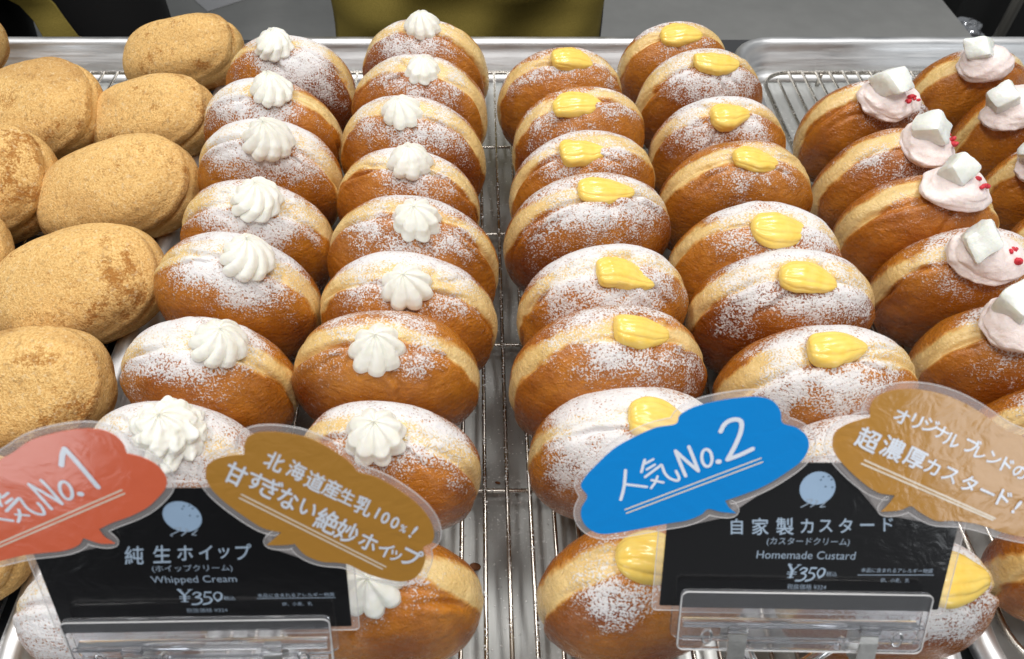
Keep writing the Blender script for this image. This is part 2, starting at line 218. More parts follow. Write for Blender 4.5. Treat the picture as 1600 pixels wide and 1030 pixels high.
def dough_material():
    m = NT('fried_dough'); co = m.coords()
    crust, sugar, toast = m.attr('crust'), m.attr('sugar'), m.attr('toast')
    n1 = m.noise(co, 48, 5, .65, .5); n2 = m.noise(co, 260, 4, .65); n3 = m.noise(co, 20, 3, .55)
    brown = m.mix(n1, (.31, .080, .006), (.61, .210, .017))
    brown = m.mix(m.math('MULTIPLY', n3, .55), brown, (.66, .275, .028))
    brown = m.mix(toast, brown, (.21, .043, .004))
    brown = m.mix(m.math('MULTIPLY', n2, .35), brown, (.22, .055, .006))
    pale = m.mix(n1, (.74, .49, .175), (.86, .64, .30))
    cr = m.math('ADD', crust, m.math('MULTIPLY', m.math('SUBTRACT', n2, .5), .35))
    mr = m.node('ShaderNodeMapRange', interpolation_type='SMOOTHSTEP'); m.set(mr.inputs[0], cr); mr.inputs[1].default_value = .2; mr.inputs[2].default_value = .8; cr = mr.outputs[0]
    mid = m.mix(cr, pale, brown)
    # golden transition between the pale waist and the brown faces
    edge = m.math('MULTIPLY', m.math('MULTIPLY', cr, m.math('SUBTRACT', 1., cr)), 2.2)
    base = m.mix(edge, mid, (.68, .32, .055))
    grain = m.noise(co, 1100, 2, .6, lo=.28, hi=.72)
    clump = m.noise(co, 150, 3, .6)
    g = m.math('ADD', m.math('MULTIPLY', grain, .72), m.math('MULTIPLY', clump, .28))
    pw = m.math('MULTIPLY', m.math('ADD', g, m.math('SUBTRACT', sugar, 1.0)), 4.5, True)
    pwc = m.math('MULTIPLY', pw, m.mixf(sugar, .62, .97))
    col = m.mix(pwc, base, (.80, .80, .805))
    rough = m.mixf(pwc, m.mixf(n2, .17, .36), .95)
    wr = m.node('ShaderNodeMapping'); m.set(wr.inputs[0], co); wr.inputs['Scale'].default_value = (1, 1.5, 2.2)
    skin = m.noise(wr.outputs[0], 230, 4, .6, .6)
    skin2 = m.noise(co, 75, 3, .55, .4)
    b1 = m.bump(skin, .36, .0009); b2 = m.bump(skin2, .25, .0022, b1)
    b3 = m.bump(m.math('ADD', pw, m.math('MULTIPLY', grain, .5)), .40, .0007, b2)
    m.p(Base_Color=col, Roughness=rough, Normal=b3, Specular_IOR_Level=m.mixf(pwc, .5, .1), Subsurface_Weight=.06, Subsurface_Scale=.004, Subsurface_Radius=(1., .5, .25),
        Coat_Weight=m.math('MULTIPLY', m.math('SUBTRACT', 1., pw), m.mixf(n1, .05, .30)), Coat_Roughness=.10, Coat_Normal=m.bump(skin, .8, .0010, b2))
    return m.m
def kinako_material():
    m = NT('soybean_flour_crust'); co = m.coords()
    crust = m.attr('crust'); toast = m.attr('toast'); cover = m.attr('sugar')
    n1 = m.noise(co, 40, 4, .6); gr = m.noise(co, 900, 3, .7); g2 = m.noise(co, 170, 4, .7)
    dough = m.mix(crust, (.70, .44, .16), m.mix(n1, (.40, .16, .035), (.50, .235, .060)))
    flour = m.mix(gr, (.66, .35, .10), (1.0, .70, .30))
    cv = m.math('MULTIPLY', m.math('ADD', m.math('ADD', m.math('MULTIPLY', g2, .55), m.math('MULTIPLY', gr, .35)), m.math('SUBTRACT', cover, .66)), 3.2, True)
    col = m.mix(cv, dough, flour)
    col = m.mix(m.math('MULTIPLY', toast, .5), col, (.36, .16, .045))
    dark = m.noise(co, 330, 3, .6, lo=.56, hi=.68)
    col = m.mix(m.math('MULTIPLY', dark, .42), col, (.26, .12, .04))
    light = m.noise(co, 420, 2, .6, lo=.58, hi=.70)
    col = m.mix(m.math('MULTIPLY', light, .5), col, (.88, .70, .42))
    b = m.bump(gr, .5, .0010); b = m.bump(g2, .25, .0014, b)
    m.p(Base_Color=col, Roughness=.9, Normal=b, Specular_IOR_Level=.2)
    return m.m
def cream_material(name, a, b, rough, sss, bumps=.15, scale=200):
    m = NT(name); co = m.coords(); n = m.noise(co, scale, 3)
    m.p(Base_Color=m.mix(n, a, b), Roughness=rough, Subsurface_Weight=sss, Subsurface_Scale=.005, Subsurface_Radius=(1., .8, .5), Normal=m.bump(n, bumps, .0008))
    return m.m
def metal_material(name, base, rough, scale=(40, 900, 900), amt=.25, metallic=1., dust=0.):
    m = NT(name); co = m.coords(False)
    mp = m.node('ShaderNodeMapping'); m.set(mp.inputs[0], co); mp.inputs['Scale'].default_value = scale
    n = m.noise(mp.outputs[0], 1, 3); n2 = m.noise(co, 22, 4, .6)
    b2 = tuple(c * .8 for c in base)
    col = m.mix(m.math('MULTIPLY', n2, .6), base, b2); met = metallic; rg = m.mixf(n, rough - amt * .3, rough + amt * .5)
    if dust:
        sp = m.noise(co, 480, 3, .7, lo=.56, hi=.70); pt = m.noise(co, 26, 4, .6, lo=.46, hi=.62)
        d = m.math('MULTIPLY', m.math('MULTIPLY', sp, pt), dust, True)
        dk = m.math('MULTIPLY', m.noise(co, 300, 2, .6, lo=.68, hi=.76), .5)
        col = m.mix(dk, col, (.12, .10, .08)); col = m.mix(d, col, (.80, .80, .79))
        met = m.mixf(d, metallic, 0.); rg = m.mixf(d, rg, .9)
    m.p(Base_Color=col, Roughness=rg, Metallic=met, Normal=m.bump(n, .06, .0005))
    return m.m
def film(name, alpha, col=(.9, .88, .88), rough=.16):
    m = NT(name); co = m.coords(False); n = m.noise(co, 140, 3)
    m.p(Base_Color=col, Roughness=rough, Alpha=alpha, Normal=m.bump(n, .12, .0006)); return m.m
def print_mat(name, col, rough=.15, crinkle=.10):
    m = NT(name); co = m.coords(False); n = m.noise(co, 120, 3, .6, .8); n2 = m.noise(co, 30, 2)
    m.p(Base_Color=col, Roughness=rough, Coat_Weight=.25, Coat_Roughness=.08, Normal=m.bump(n, crinkle, .0008), Coat_Normal=m.bump(n2, .15, .002)); return m.m

M = dict(
    dough=dough_material(), kinako=kinako_material(),
    whip=cream_material('whipped_cream', (.93, .925, .82), (.95, .945, .87), .36, .25),
    custard=cream_material('custard_cream', (.93, .62, .115), (.96, .70, .19), .22, .22, .08),
    pink=cream_material('pink_cream', (.87, .73, .69), (.92, .82, .79), .45, .25, .35, 320),
    cube=cream_material('white_jelly', (.78, .81, .75), (.88, .90, .86), .28, .4, .25, 260),
    berry=cream_material('dried_berry', (.55, .012, .03), (.72, .05, .07), .45, .1, .4, 600),
    tray=metal_material('aluminium_tray', (.84, .85, .86), .46, (30, 30, 700)),
    traybase=metal_material('dusty_tray_base', (.46, .468, .455), .42, (600, 25, 600), .25, .55, .85),
    wire=metal_material('rack_wire', (.62, .58, .52), .24, (300, 40, 300), .2, 1., .75),
    steel=metal_material('brushed_steel', (.55, .55, .53), .45, (8, 500, 500), .2, .35),
    gap_shade=plain('gap_shade_black', (.010, .009, .008), .5),  # near black, the deep shade between flour coated doughnuts as a colour
    counter=plain('dark_counter', (.05, .052, .055), .35),
    clip=metal_material('clip_steel', (.84, .82, .78), .34, (900, 60, 900), .15),
)

# ---------------------------------------------------------------- setting
f = MB().box((0, 1.2, -.91), (8, 8, .02)).build('floor', plain('dark_floor', (.025, .026, .027), .45), smooth=False); tag(f, kind='structure')
b = MB().box((0, .255, -.459), (2.6, .78, .882))
ct = b.build('display_counter', M['counter'], smooth=False)
tag(ct, 'dark display counter under the trays of doughnuts', 'counter')

def tray(name, x0, y0, x1, y1, label, gap_shade=False):
    root = empty(name, ((x0 + x1) / 2, (y0 + y1) / 2, -.018)); L = Vector(root.location)
    prof = [(.0012, .006), (0, .009), (.0008, .0122), (.0035, .0140), (.0068, .0138), (.0088, .0122), (.0096, .0095), (.0106, .0045), (.0128, .0030), (.0150, -.0080), (.0185, -.0122), (.024, -.0140)]
    v, fc = [], []; n = None
    for d, z in prof:
        ring = rrect(x0 + d, y0 + d, x1 - d, y1 - d, .036 - d); n = len(ring)
        v += [Vector((x, y, z)) - L for x, y in ring]
    for i in range(len(prof) - 1):
        for k in range(n): fc.append((i * n + k, i * n + (k + 1) % n, (i + 1) * n + (k + 1) % n, (i + 1) * n + k))
    o = obj('rim', v, fc, M['tray'], root)
    md = o.modifiers.new('thick', 'SOLIDIFY'); md.thickness = .0008; md.offset = 1
    ring = rrect(x0 + .0235, y0 + .0235, x1 - .0235, y1 - .0235, .0125)
    obj('tray_base', [Vector((x, y, -.0141)) - L for x, y in ring], [tuple(range(len(ring)))], M['traybase'], root, smooth=False)
    tag(root, label, 'tray', 'baking trays on the counter'); return root
def rack(x0, y0, x1, y1, label):
    root = empty('cooling_rack', ((x0 + x1) / 2, (y0 + y1) / 2, -.0141)); L = Vector(root.location); r = .0011
    MB().tube([Vector((x, y, -.0030)) - L for x, y in rrect(x0, y0, x1, y1, .022, 8)], .0017, 10, True).build('frame', M['wire'], root)
    a = MB(); x = x0 + .011
    while x < x1 - .005:
        e = .012 if (x < x0 + .02 or x > x1 - .02) else .0
        a.tube([Vector((x, y0 + e, -.0011 - .0008)) - L, Vector((x, y0 + e + .004, -.0011)) - L, Vector((x, y1 - e - .004, -.0011)) - L, Vector((x, y1 - e, -.0011 - .0008)) - L], r, 8); x += .0111
    a.build('grid_wires', M['wire'], root)
    c = MB(); y = y0 + .088
    while y < y1 - .05: c.tube([Vector((x0, y, -.0034)) - L, Vector((x1, y, -.0034)) - L], .0012, 8); y += .0935
    c.build('cross_bars', M['wire'], root)
    for px_ in (x0 + .05, x1 - .05):
        for py_ in (y0 + .001, y1 - .001): MB().tube([Vector((px_, py_, -.003)) - L, Vector((px_, py_, -.0139)) - L], .0017, 8).build('foot', M['wire'], root)
    tag(root, label, 'cooling rack', 'wire racks in the trays')
tray('sheet_tray', -.197, .070, .201, .594, 'aluminium sheet tray holding the whipped cream and custard doughnuts')
rack(-.172, .098, .176, .566, 'wire cooling rack under the whipped cream and custard doughnuts')
tray('sheet_tray', .2085, .070, .607, .594, 'aluminium sheet tray with rounded corner under the pink cream doughnuts')
rack(.234, .098, .582, .566, 'wire cooling rack with an empty corner under the pink cream doughnuts')
tray('sheet_tray', -.603, .070, -.2045, .594, 'aluminium sheet tray under the flour coated doughnuts')
rack(-.578, .098, -.230, .566, 'wire cooling rack under the flour coated doughnuts')
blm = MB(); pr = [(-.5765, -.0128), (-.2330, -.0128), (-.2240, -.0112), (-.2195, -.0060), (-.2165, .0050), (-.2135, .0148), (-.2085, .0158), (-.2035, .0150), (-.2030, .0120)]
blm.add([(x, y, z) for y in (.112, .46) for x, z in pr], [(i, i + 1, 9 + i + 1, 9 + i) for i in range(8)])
bl = blm.build('added_gap_sheet', M['gap_shade'], smooth=False); md = bl.modifiers.new('thick', 'SOLIDIFY'); md.thickness = .0004; md.offset = 1  # black sheet added in place of shade in the gaps, lip over the wall
tag(bl, 'added black sheet darkening the gaps under the flour coated doughnuts', 'added sheet')

# ---------------------------------------------------------------- doughnuts
def fnoise(P, freq, seed, oct_=1, gain=.5):
    rng = np.random.RandomState(seed); out = np.zeros(len(P)); amp = 1.
    for o_ in range(oct_):
        s = np.zeros(len(P))
        for k in range(7):
            d = rng.normal(size=3); d /= np.linalg.norm(d)
            s += np.sin(P @ d * freq * rng.uniform(.6, 1.4) + rng.uniform(0, 6.28))
        out += amp * s / 2.6; amp *= gain; freq *= 2.1
    return out
def sst(x, a, b):
    t = np.clip((x - a) / (b - a), 0, 1); return t * t * (3 - 2 * t)
def rotm(lean, yaw, tilt): return (Matrix.Rotation(R(yaw), 3, 'Z') @ Matrix.Rotation(R(tilt), 3, 'Y') @ Matrix.Rotation(-R(lean), 3, 'X'))
def grid_faces(na, nl):
    i, j = np.meshgrid(np.arange(nl - 1), np.arange(na), indexing='ij'); j2 = (j + 1) % na
    return np.stack([i * na + j, i * na + j2, (i + 1) * na + j2, (i + 1) * na + j], -1).reshape(-1, 4)
def np_mesh(name, V, F, mat, attrs=None):
    me = bpy.data.meshes.new(name); me.vertices.add(len(V)); me.vertices.foreach_set('co', V.astype(np.float32).ravel())
    k = F.shape[1]; me.loops.add(F.size); me.loops.foreach_set('vertex_index', F.astype(np.int32).ravel())
    me.polygons.add(len(F)); me.polygons.foreach_set('loop_start', np.arange(0, F.size, k, dtype=np.int32)); me.polygons.foreach_set('loop_total', np.full(len(F), k, dtype=np.int32))
    me.polygons.foreach_set('use_smooth', np.ones(len(F), dtype=bool))
    for n_, a in (attrs or {}).items():
        at = me.attributes.new(n_, 'FLOAT', 'POINT'); at.data.foreach_set('value', a.astype(np.float32))
    me.materials.append(mat); me.update(calc_edges=True); me.validate(); return me
def dough_mesh(kind, size, up, roll, hlat, powder, seed):
    """a flattened bun, its axis along Y (front = -Y): brown faces, pale waist, pinched filling hole on the waist at angle roll"""
    rng = np.random.RandomState(seed); a, c, b = size; c *= .96; na, nl = 192, 132
    lam = np.linspace(-math.pi / 2 + .004, math.pi / 2 - .004, nl); al = np.linspace(0, 2 * math.pi, na, endpoint=False)
    LA, AL = np.meshgrid(lam, al, indexing='ij'); LA = LA.ravel(); AL = AL.ravel()
    cl = np.cos(LA) ** (.84 if kind != 'K' else .66); az = np.sign(np.sin(AL)) * np.abs(np.sin(AL)) ** (.95 if kind != 'K' else .80), np.sign(np.cos(AL)) * np.abs(np.cos(AL)) ** (.95 if kind != 'K' else .80)
    P = np.stack([cl * az[0], -np.sign(LA) * np.abs(np.sin(LA)) ** (.93 if kind != 'K' else .90), cl * az[1]], 1)     # unit bun
    U = P / np.linalg.norm(P, axis=1)[:, None]
    d = fnoise(U, 1.9, seed, 2, .5) * .024 + fnoise(U, 6, seed + 5, 3, .5) * (.0065 if kind != 'K' else .003)
    for q in range(5):                                          # dents, where buns were handled and pressed on each other
        cdir = rng.normal(size=3); cdir[1] = -abs(cdir[1]) * .8; cdir /= np.linalg.norm(cdir)
        d -= rng.uniform(-.012, .040) * (1 if kind != 'K' else .45) * np.exp(-(np.linalg.norm(U - cdir, axis=1) / rng.uniform(.22, .5)) ** 2)
    ring = np.stack([np.sin(AL), np.cos(AL), np.zeros_like(AL)], 1)
    wob = fnoise(ring, 3.0, seed + 1, 2, .5) * .05 + fnoise(ring, 14, seed + 7) * .015
    bw = rng.uniform(.11, .20)
    gf = bw + .05 + wob; gb = -(bw + .03) + wob * .6
    fade = .55 + .45 * fnoise(ring, 2.2, seed + 2)
    if kind != 'K':
        fd = np.clip(fade + .35 * fnoise(ring, 9, seed + 21), .05, 1.3)
        d -= .085 * fd * np.exp(-((LA - gf) / np.where(LA > gf, .030, .095)) ** 2)
        d += .020 * fd * np.exp(-((LA - gf - .10) / .08) ** 2)
        g2_ = gf - .16 + .06 * fnoise(ring, 5, seed + 31)
        d -= .022 * np.clip(fnoise(ring, 3.1, seed + 33), 0, 1) * np.exp(-((LA - g2_) / .028) ** 2)
        d -= .010 * np.exp(-((LA - gb) / .07) ** 2)
        hole = np.sqrt((np.angle(np.exp(1j * (AL - R(roll))))) ** 2 + ((LA - hlat) * 1.1) ** 2)
        d -= (.085 if kind[0] == 'C' else .06) * np.exp(-(hole / .30) ** 2)
        ang = np.arctan2(LA - hlat, np.angle(np.exp(1j * (AL - R(roll)))))
        d += .012 * np.sin(ang * rng.randint(5, 8) + rng.uniform(0, 6)) * np.exp(-((hole - .36) / .16) ** 2)
        hv = np.array([math.sin(R(roll)) * math.cos(hlat), -math.sin(hlat), math.cos(R(roll)) * math.cos(hlat)])
        for q in range(4):                                      # short folds that run out from the filling hole
            tdir = rng.normal(size=3); tdir -= hv * (tdir @ hv); tdir /= np.linalg.norm(tdir); off = rng.uniform(-.12, .12)
            along = U @ np.cross(hv, tdir); pos_ = rng.uniform(.25, .5) * rng.choice([-1, 1])
            line = (U - hv) @ tdir - off - .05 * np.sin(along * 7 + q) - .012 * np.sin(along * 31 + q)
            msk = np.exp(-((along - pos_) / .26) ** 2) * (U @ hv > .3)
            d += msk * (-.034 * np.exp(-(line / np.where(line > 0, .020, .06)) ** 2) + .012 * np.exp(-((line - .07) / .05) ** 2))
        d -= .020 * np.exp(-((LA - .02 - wob) / .035) ** 2) * np.exp(-((hole - .35) / .35) ** 2)
    else:
        d -= .045 * np.clip(fade * 1.3 - .65 + .3 * fnoise(ring, 8, seed + 21) + .7 * np.exp(-(np.angle(np.exp(1j * (AL - 2.2))) / .7) ** 2), .0, 1.2) * np.exp(-((LA - gf + .10) / np.where(LA > gf - .1, .03, .08)) ** 2)
        d += .02 * np.exp(-((LA - gf - .08) / .10) ** 2)
        d += fnoise(U, 22, seed + 9, 2, .6) * .0015
        d -= .03 * np.exp(-(np.linalg.norm(U - np.array([.35, -.85, -.2]), axis=1) / .35) ** 2)
    S = np.array([a, c, b]); V = P * S; nrm = P / S; nrm /= np.linalg.norm(nrm, axis=1)[:, None]
    V = V + nrm * (d * a)[:, None]; V[:na] = V[:na].mean(0); V[-na:] = V[-na:].mean(0)
    th = np.abs(LA + wob * 1.0) + .045 * fnoise(U, 6, seed + 41, 3, .6)
    crust = np.where(LA > 0, sst(th, bw - .05, bw + .11), sst(th, bw - .10, bw + .20))
    low = fnoise(U, 2.3, seed + 11, 3, .55); med = fnoise(U, 9, seed + 13, 2, .6)
    hz = V @ np.array(up) / a
    if kind != 'K':
        front = sst(-P[:, 1], -.9, .2)
        dens = .10 + .70 * sst(hz + .17 * low + .08 * med + powder * .95 - .16 - (.12 if kind[0] == 'P' else .06 if kind == 'CR' else 0.), .04, 1.16)
        dens += (.10 if powder > .1 else .05) * sst(hz, .55, .95)
        band = 1 - sst(th, bw - .10, bw + .10)
        side = 1 - .75 * sst(hz + .25 * low, .45, .95)
        dens *= 1 - band * (.62 if powder < .3 else .40) * np.clip(.85 + .3 * low, 0, 1) * side
        dens = np.where(hz < -.2, dens * .7, dens)
        hole = np.sqrt((np.angle(np.exp(1j * (AL - R(roll))))) ** 2 + (LA - hlat) ** 2)
        dens *= 1 - .35 * np.exp(-((hole - .30) / .09) ** 2) * np.clip(.5 + low, 0, 1)
        if powder < -.5: dens *= 0
        toast = np.clip(.16 + .40 * low - .25 * hz, 0, .8) * crust + .45 * np.exp(-((np.abs(LA) - bw - .40) / .16) ** 2) * np.clip(.4 + .4 * med, 0, 1)
    else:
        dens = np.clip(.68 + .20 * low + .13 * med - .26 * sst(-(LA - .30 - wob), -.05, .25), .1, 1)
        toast = np.clip(.9 * sst(low, .5, 1.5), 0, 1) * crust * .8 + .5 * np.exp(-((LA - bw - .20 - wob) / .12) ** 2) * np.clip(.3 + .5 * low, 0, 1)
    F = grid_faces(na, nl)
    me = np_mesh('dough', V, F, M['kinako'] if kind == 'K' else M['dough'], dict(crust=crust, sugar=np.clip(dens, 0, 1), toast=np.clip(toast, 0, 1)))
    return me
def blob(Rf, na, nt, closed_top=True):
    """closed surface of revolution-like grid: Rf(t, theta) -> (x, y, z) arrays"""
    t = np.linspace(0, 1, nt); th = np.linspace(0, 2 * math.pi, na, endpoint=False); T, TH = np.meshgrid(t, th, indexing='ij')
    x, y, z = Rf(T.ravel(), TH.ravel()); return np.stack([x, y, z], 1), grid_faces(na, nt)
def rosette(rad, H, lobes, twist, amp, seed, messy=0.):
    xs = [0, .04, .14, .3, .5, .7, .86, .95, 1]; ys = [.60, .88, 1.0, .96, .80, .58, .35, .17, .0]
    if seed % 3 == 0: ys = [.60, .90, 1.0, .90, .84, .60, .36, .17, .0]
    def fn(t, th):
        r = np.interp(t, xs, ys)
        ph = lobes / 2 * (th - twist * t)
        star = np.abs(np.sin(ph)) ** .7
        am = amp * np.interp(t, [0, .1, .8, 1], [.8, 1.1, .8, .3])
        rr = rad * r * (1 - am + 1.55 * am * star)
        x = rr * np.cos(th); y = rr * np.sin(th); z = H * (t ** .92) + H * .03 * np.sin(ph * 2)
        P = np.stack([x, y, z], 1) / rad
        k = 1 + .05 * fnoise(P, 1.8, seed) + (.022 + .05 * messy) * fnoise(P, 5.5, seed + 3, 2) + .05 * messy * fnoise(P, 14, seed + 8, 2)
        lean = rad * .12 * t ** 2
        return x * k + lean * math.cos(seed), y * k + lean * math.sin(seed), z * (1 + .04 * fnoise(P, 2, seed + 2)) - .0035
    return blob(fn, lobes * 12, 40)
def custard(L, W, seed):
    rng = np.random.RandomState(seed); sk = rng.uniform(.60, .95); tail = rng.uniform(.0, .34); ph = rng.uniform(0, 6); bend = rng.uniform(-.12, .10)
    def fn(t, th):
        w_ = np.clip(np.sin(math.pi * np.clip(t, 0, 1) ** sk), 0, 1) ** .42 * (1 - tail * t ** 2) * W / 2
        q = th + .5 * (t - .4)
        rid = 1 + .042 * (2.4 * np.abs(np.sin(math.pi * 2.5 * np.cos(th) + .9 * t + ph)) ** .6 - 1.5)
        x = (t - .44) * L; y = w_ * np.cos(th) * rid + bend * L * (t - .4) ** 2 * 2; z = w_ * np.sin(th) * rid * .66 + .0010 - .0035 * t
        P = np.stack([x, y, z], 1) / W; k = fnoise(P, 3, seed) * .0007 + fnoise(P, 9, seed + 2, 2) * .0002
        return x + fnoise(P, 2, seed + 7) * .0008, y + k, z + k
    return blob(fn, 90, 48)
def dollop(rad, H, seed):
    def fn(t, th):
        r = np.interp(t, [0, .06, .2, .36, .46, .60, .78, .92, 1], [.66, .92, 1.05, 1.03, .95, .85, .64, .36, 0])
        sp = .09 * (np.abs(np.sin(th * .5 + t * 4.5 + seed)) ** .5 - .7) + .05 * np.sin(2 * th - t * 5 + seed * 2)
        x = rad * r * (1 + sp) * np.cos(th) * 1.12; y = rad * r * (1 + sp) * np.sin(th) * .92; z = H * t ** .85
        P = np.stack([x, y, z], 1) / rad; k = 1 + .06 * fnoise(P, 2.4, seed) + .028 * fnoise(P, 9, seed + 1, 2) - .05 * np.abs(fnoise(P * np.array([1, 1, 2.5]), 4.5, seed + 6)) ** .7
        return x * k, y * k, z * (1 + .10 * fnoise(P, 2.2, seed + 4)) - .003
    return blob(fn, 72, 40)
def rbox(s, seed, n=7):
    """a hand-cut cube with soft edges"""
    rng = np.random.RandomState(seed); V, F = [], []
    g = np.linspace(-1, 1, n)
    for ax in range(3):
        for sg in (-1, 1):
            A, B = np.meshgrid(g, g, indexing='ij'); base = sum(len(x) for x in V)
            P = np.zeros((n * n, 3)); P[:, ax] = sg; P[:, (ax + 1) % 3] = A.ravel(); P[:, (ax + 2) % 3] = B.ravel(); V.append(P)
            for i in range(n - 1):
                for j in range(n - 1):
                    q = [base + i * n + j, base + (i + 1) * n + j, base + (i + 1) * n + j + 1, base + i * n + j + 1]
                    F.append(q if sg > 0 else q[::-1])
    P = np.vstack(V); inner = np.clip(P, -.66, .66); dv = P - inner; ln = np.linalg.norm(dv, axis=1); ok = ln > 0
    Q = inner.copy(); Q[ok] += dv[ok] / ln[ok][:, None] * np.minimum(ln[ok], .34)[:, None]
    sh = rng.uniform(-.24, .24, 6)
    Q[:, 0] += sh[0] * Q[:, 1] + sh[1] * Q[:, 2]; Q[:, 1] += sh[2] * Q[:, 2]; Q[:, 2] += sh[3] * Q[:, 0] * Q[:, 1]
    Q *= (1 + .06 * fnoise(Q, 2.5, seed, 3, .6))[:, None]
    return Q * s / 2, np.array(F)
def chunk(s, seed):
    def fn(t, th):
        r = np.sin(math.pi * np.clip(t, .001, .999)) * s; x, y, z = r * np.cos(th), r * np.sin(th) * .8, -np.cos(math.pi * t) * s * .8
        P = np.stack([x, y, z], 1) / s; k = 1 + .35 * fnoise(P, 2.6, seed); return x * k, y * k, z * k
    return blob(fn, 10, 7)

ORD = ['back row', 'second from the back', 'third from the back', 'fourth from the back', 'fifth from the back', 'sixth from the back', 'seventh from the back', 'eighth from the back', 'front row']
COLS = dict(WL=('whipped_cream_doughnut', 'whipped cream doughnut, %s, in the left whipped cream column', 'whipped cream doughnuts'),
            WR=('whipped_cream_doughnut', 'whipped cream doughnut, %s, in the right whipped cream column', 'whipped cream doughnuts'),
            CL=('custard_doughnut', 'yellow custard doughnut, %s, in the left custard column', 'custard doughnuts'),
            CR=('custard_doughnut', 'yellow custard doughnut, %s, in the right custard column', 'custard doughnuts'),
            PL=('pink_cream_doughnut', 'pink cream doughnut, %s, in the column next to the custard', 'pink cream doughnuts'),
            PR=('pink_cream_doughnut', 'pink cream doughnut, %s, in the column at the right edge', 'pink cream doughnuts'))
KLAB = ['flour coated doughnut without cream, touching the back rim beside whipped cream', 'flour coated doughnut second from the back in the column beside whipped cream',
        'large flour coated doughnut third from the back beside whipped cream', 'large browned flour coated doughnut fourth from the back beside whipped cream',
        'flour coated doughnut with browned side just above the red bubble', 'flour coated doughnut below the red bubble, left of the black card',
        'flour coated doughnut at the left edge nearest the back rim, dimpled', 'flour coated doughnut at the left edge, second from the back rim',
        'flour coated doughnut showing only a sliver at the left edge', 'flour coated doughnut showing a sliver in the top left corner']
def powder_word(p): return 'unpowdered ' if p < -.5 else 'lightly powdered ' if p < .08 else 'powdered ' if p < .28 else 'heavily powdered '
count = {}
for k, *_ in BUNS: count[k] = count.get(k, 0) + 1
for bi, (k, i, c, s, lean, yaw, tilt, (roll, hlat), powder) in enumerate(BUNS):
    rng = random.Random(bi * 7 + 3)
    yaw2 = yaw + rng.uniform(-5, 5) * (k != 'K') + (rng.uniform(-12, 12) if k == 'K' else 0)
    rm = rotm(lean, yaw2, tilt); cz = math.sqrt(sum((rm[2][q] * s[q]) ** 2 for q in range(3)))
    c = Vector((c[0], c[1], cz)); foot = Vector((c.x, c.y, 0))
    if k == 'K':
        name, label, grp = 'flour_coated_doughnut', KLAB[i], 'flour coated doughnuts'
    else:
        name, label, grp = COLS[k]; last = i == count[k] - 1 and k not in ('PL', 'PR')
        label = powder_word(powder) + label % ('front row' if last else ORD[i])
        if k == 'PL' and i == 6: label = 'glossy brown doughnut without sugar, nearest the front corner of the right tray'
    root = empty(name, foot, rm.to_euler()); tag(root, label, 'doughnut', grp)
    up = rm.transposed() @ Vector((0, 0, 1))
    me = dough_mesh(k, s, up, roll, hlat, powder, 100 + bi * 17)
    d = bpy.data.objects.new('dough', me); COL.objects.link(d); d.parent = root; cl = rm.transposed() @ (c - foot); d.location = cl
    if k == 'K' or (k == 'PL' and i == 6): continue
    out = Vector((math.sin(R(roll)) * math.cos(hlat), -math.sin(hlat), math.cos(R(roll)) * math.cos(hlat))); n = (out * .75 + up * .45).normalized()
    x = Vector((1, 0, 0)); x = (x - n * x.dot(n)).normalized(); y = n.cross(x); mt = Matrix((x, y, n)).transposed()
    pos = cl + Vector((s[0] * out.x, s[1] * out.y, s[2] * out.z)) * .97
    if k[0] == 'W':
        big = {('WL', 6): 1.16, ('WL', 2): 1.12, ('WL', 4): 1.08, ('WL', 3): 1.08, ('WR', 7): 1.0, ('WR', 1): .9, ('WR', 0): .92, ('WR', 2): .95, ('WR', 3): .95}.get((k, i), 1.)
        V, F = rosette(.0120 * big * rng.uniform(.96, 1.04),   .0158 * big * (1.08 if k == 'WL' else 1) * rng.uniform(.9, 1.08), 9 if k == 'WL' else 8, rng.uniform(.8, 1.5) if k == 'WL' else rng.uniform(-.1, .35), .13 if k == 'WL' else .15, bi + 3, 1. if (k, i) == ('WL', 6) else 0.)
        mat = M['whip']; rot = mt @ Matrix.Rotation(rng.uniform(0, 6), 3, 'Z')
        o = bpy.data.objects.new('cream_rosette', np_mesh('cream_rosette', V, F, mat))
    elif k[0] == 'C':
        V, F = custard(.0275 * rng.uniform(.93, 1.12), .0182 * rng.uniform(.92, 1.1), bi); mat = M['custard']; rot = mt @ Matrix.Rotation(rng.uniform(-.18, .12), 3, 'Z')
        o = bpy.data.objects.new('custard_filling', np_mesh('custard_filling', V, F, mat)); pos = pos - n * .0008
    else:
        V, F = dollop(.0155 * rng.uniform(.95, 1.06), .0150, bi); mat = M['pink']; rot = mt @ Matrix.Rotation(rng.uniform(-.3, .3), 3, 'Z')
        o = bpy.data.objects.new('pink_cream', np_mesh('pink_cream', V, F, mat))
    COL.objects.link(o); o.parent = root; o.location = pos; o.rotation_euler = rot.to_euler()
    if k[0] == 'P':
        V, F = rbox(.0146 * rng.uniform(.94, 1.06), bi); q = bpy.data.objects.new('fruit_cube', np_mesh('fruit_cube', V, F, M['cube'])); COL.objects.link(q); q.parent = o
        q.location = (-.0055 + rng.uniform(-.002, .002), .0035, .0125); q.rotation_euler = (rng.uniform(.1, .8), rng.uniform(-.6, .5), rng.uniform(-.5, 1.1))
        for z in range(6):
            V, F = chunk(rng.uniform(.0011, .0021), bi * 9 + z); q = bpy.data.objects.new('berry_bit', np_mesh('berry_bit', V, F, M['berry'])); COL.objects.link(q); q.parent = o
            q.location = (.0080 + rng.uniform(-.0050, .0034), -.004 + rng.uniform(-.0045, .004), .0098 + rng.uniform(-.0022, .0012))

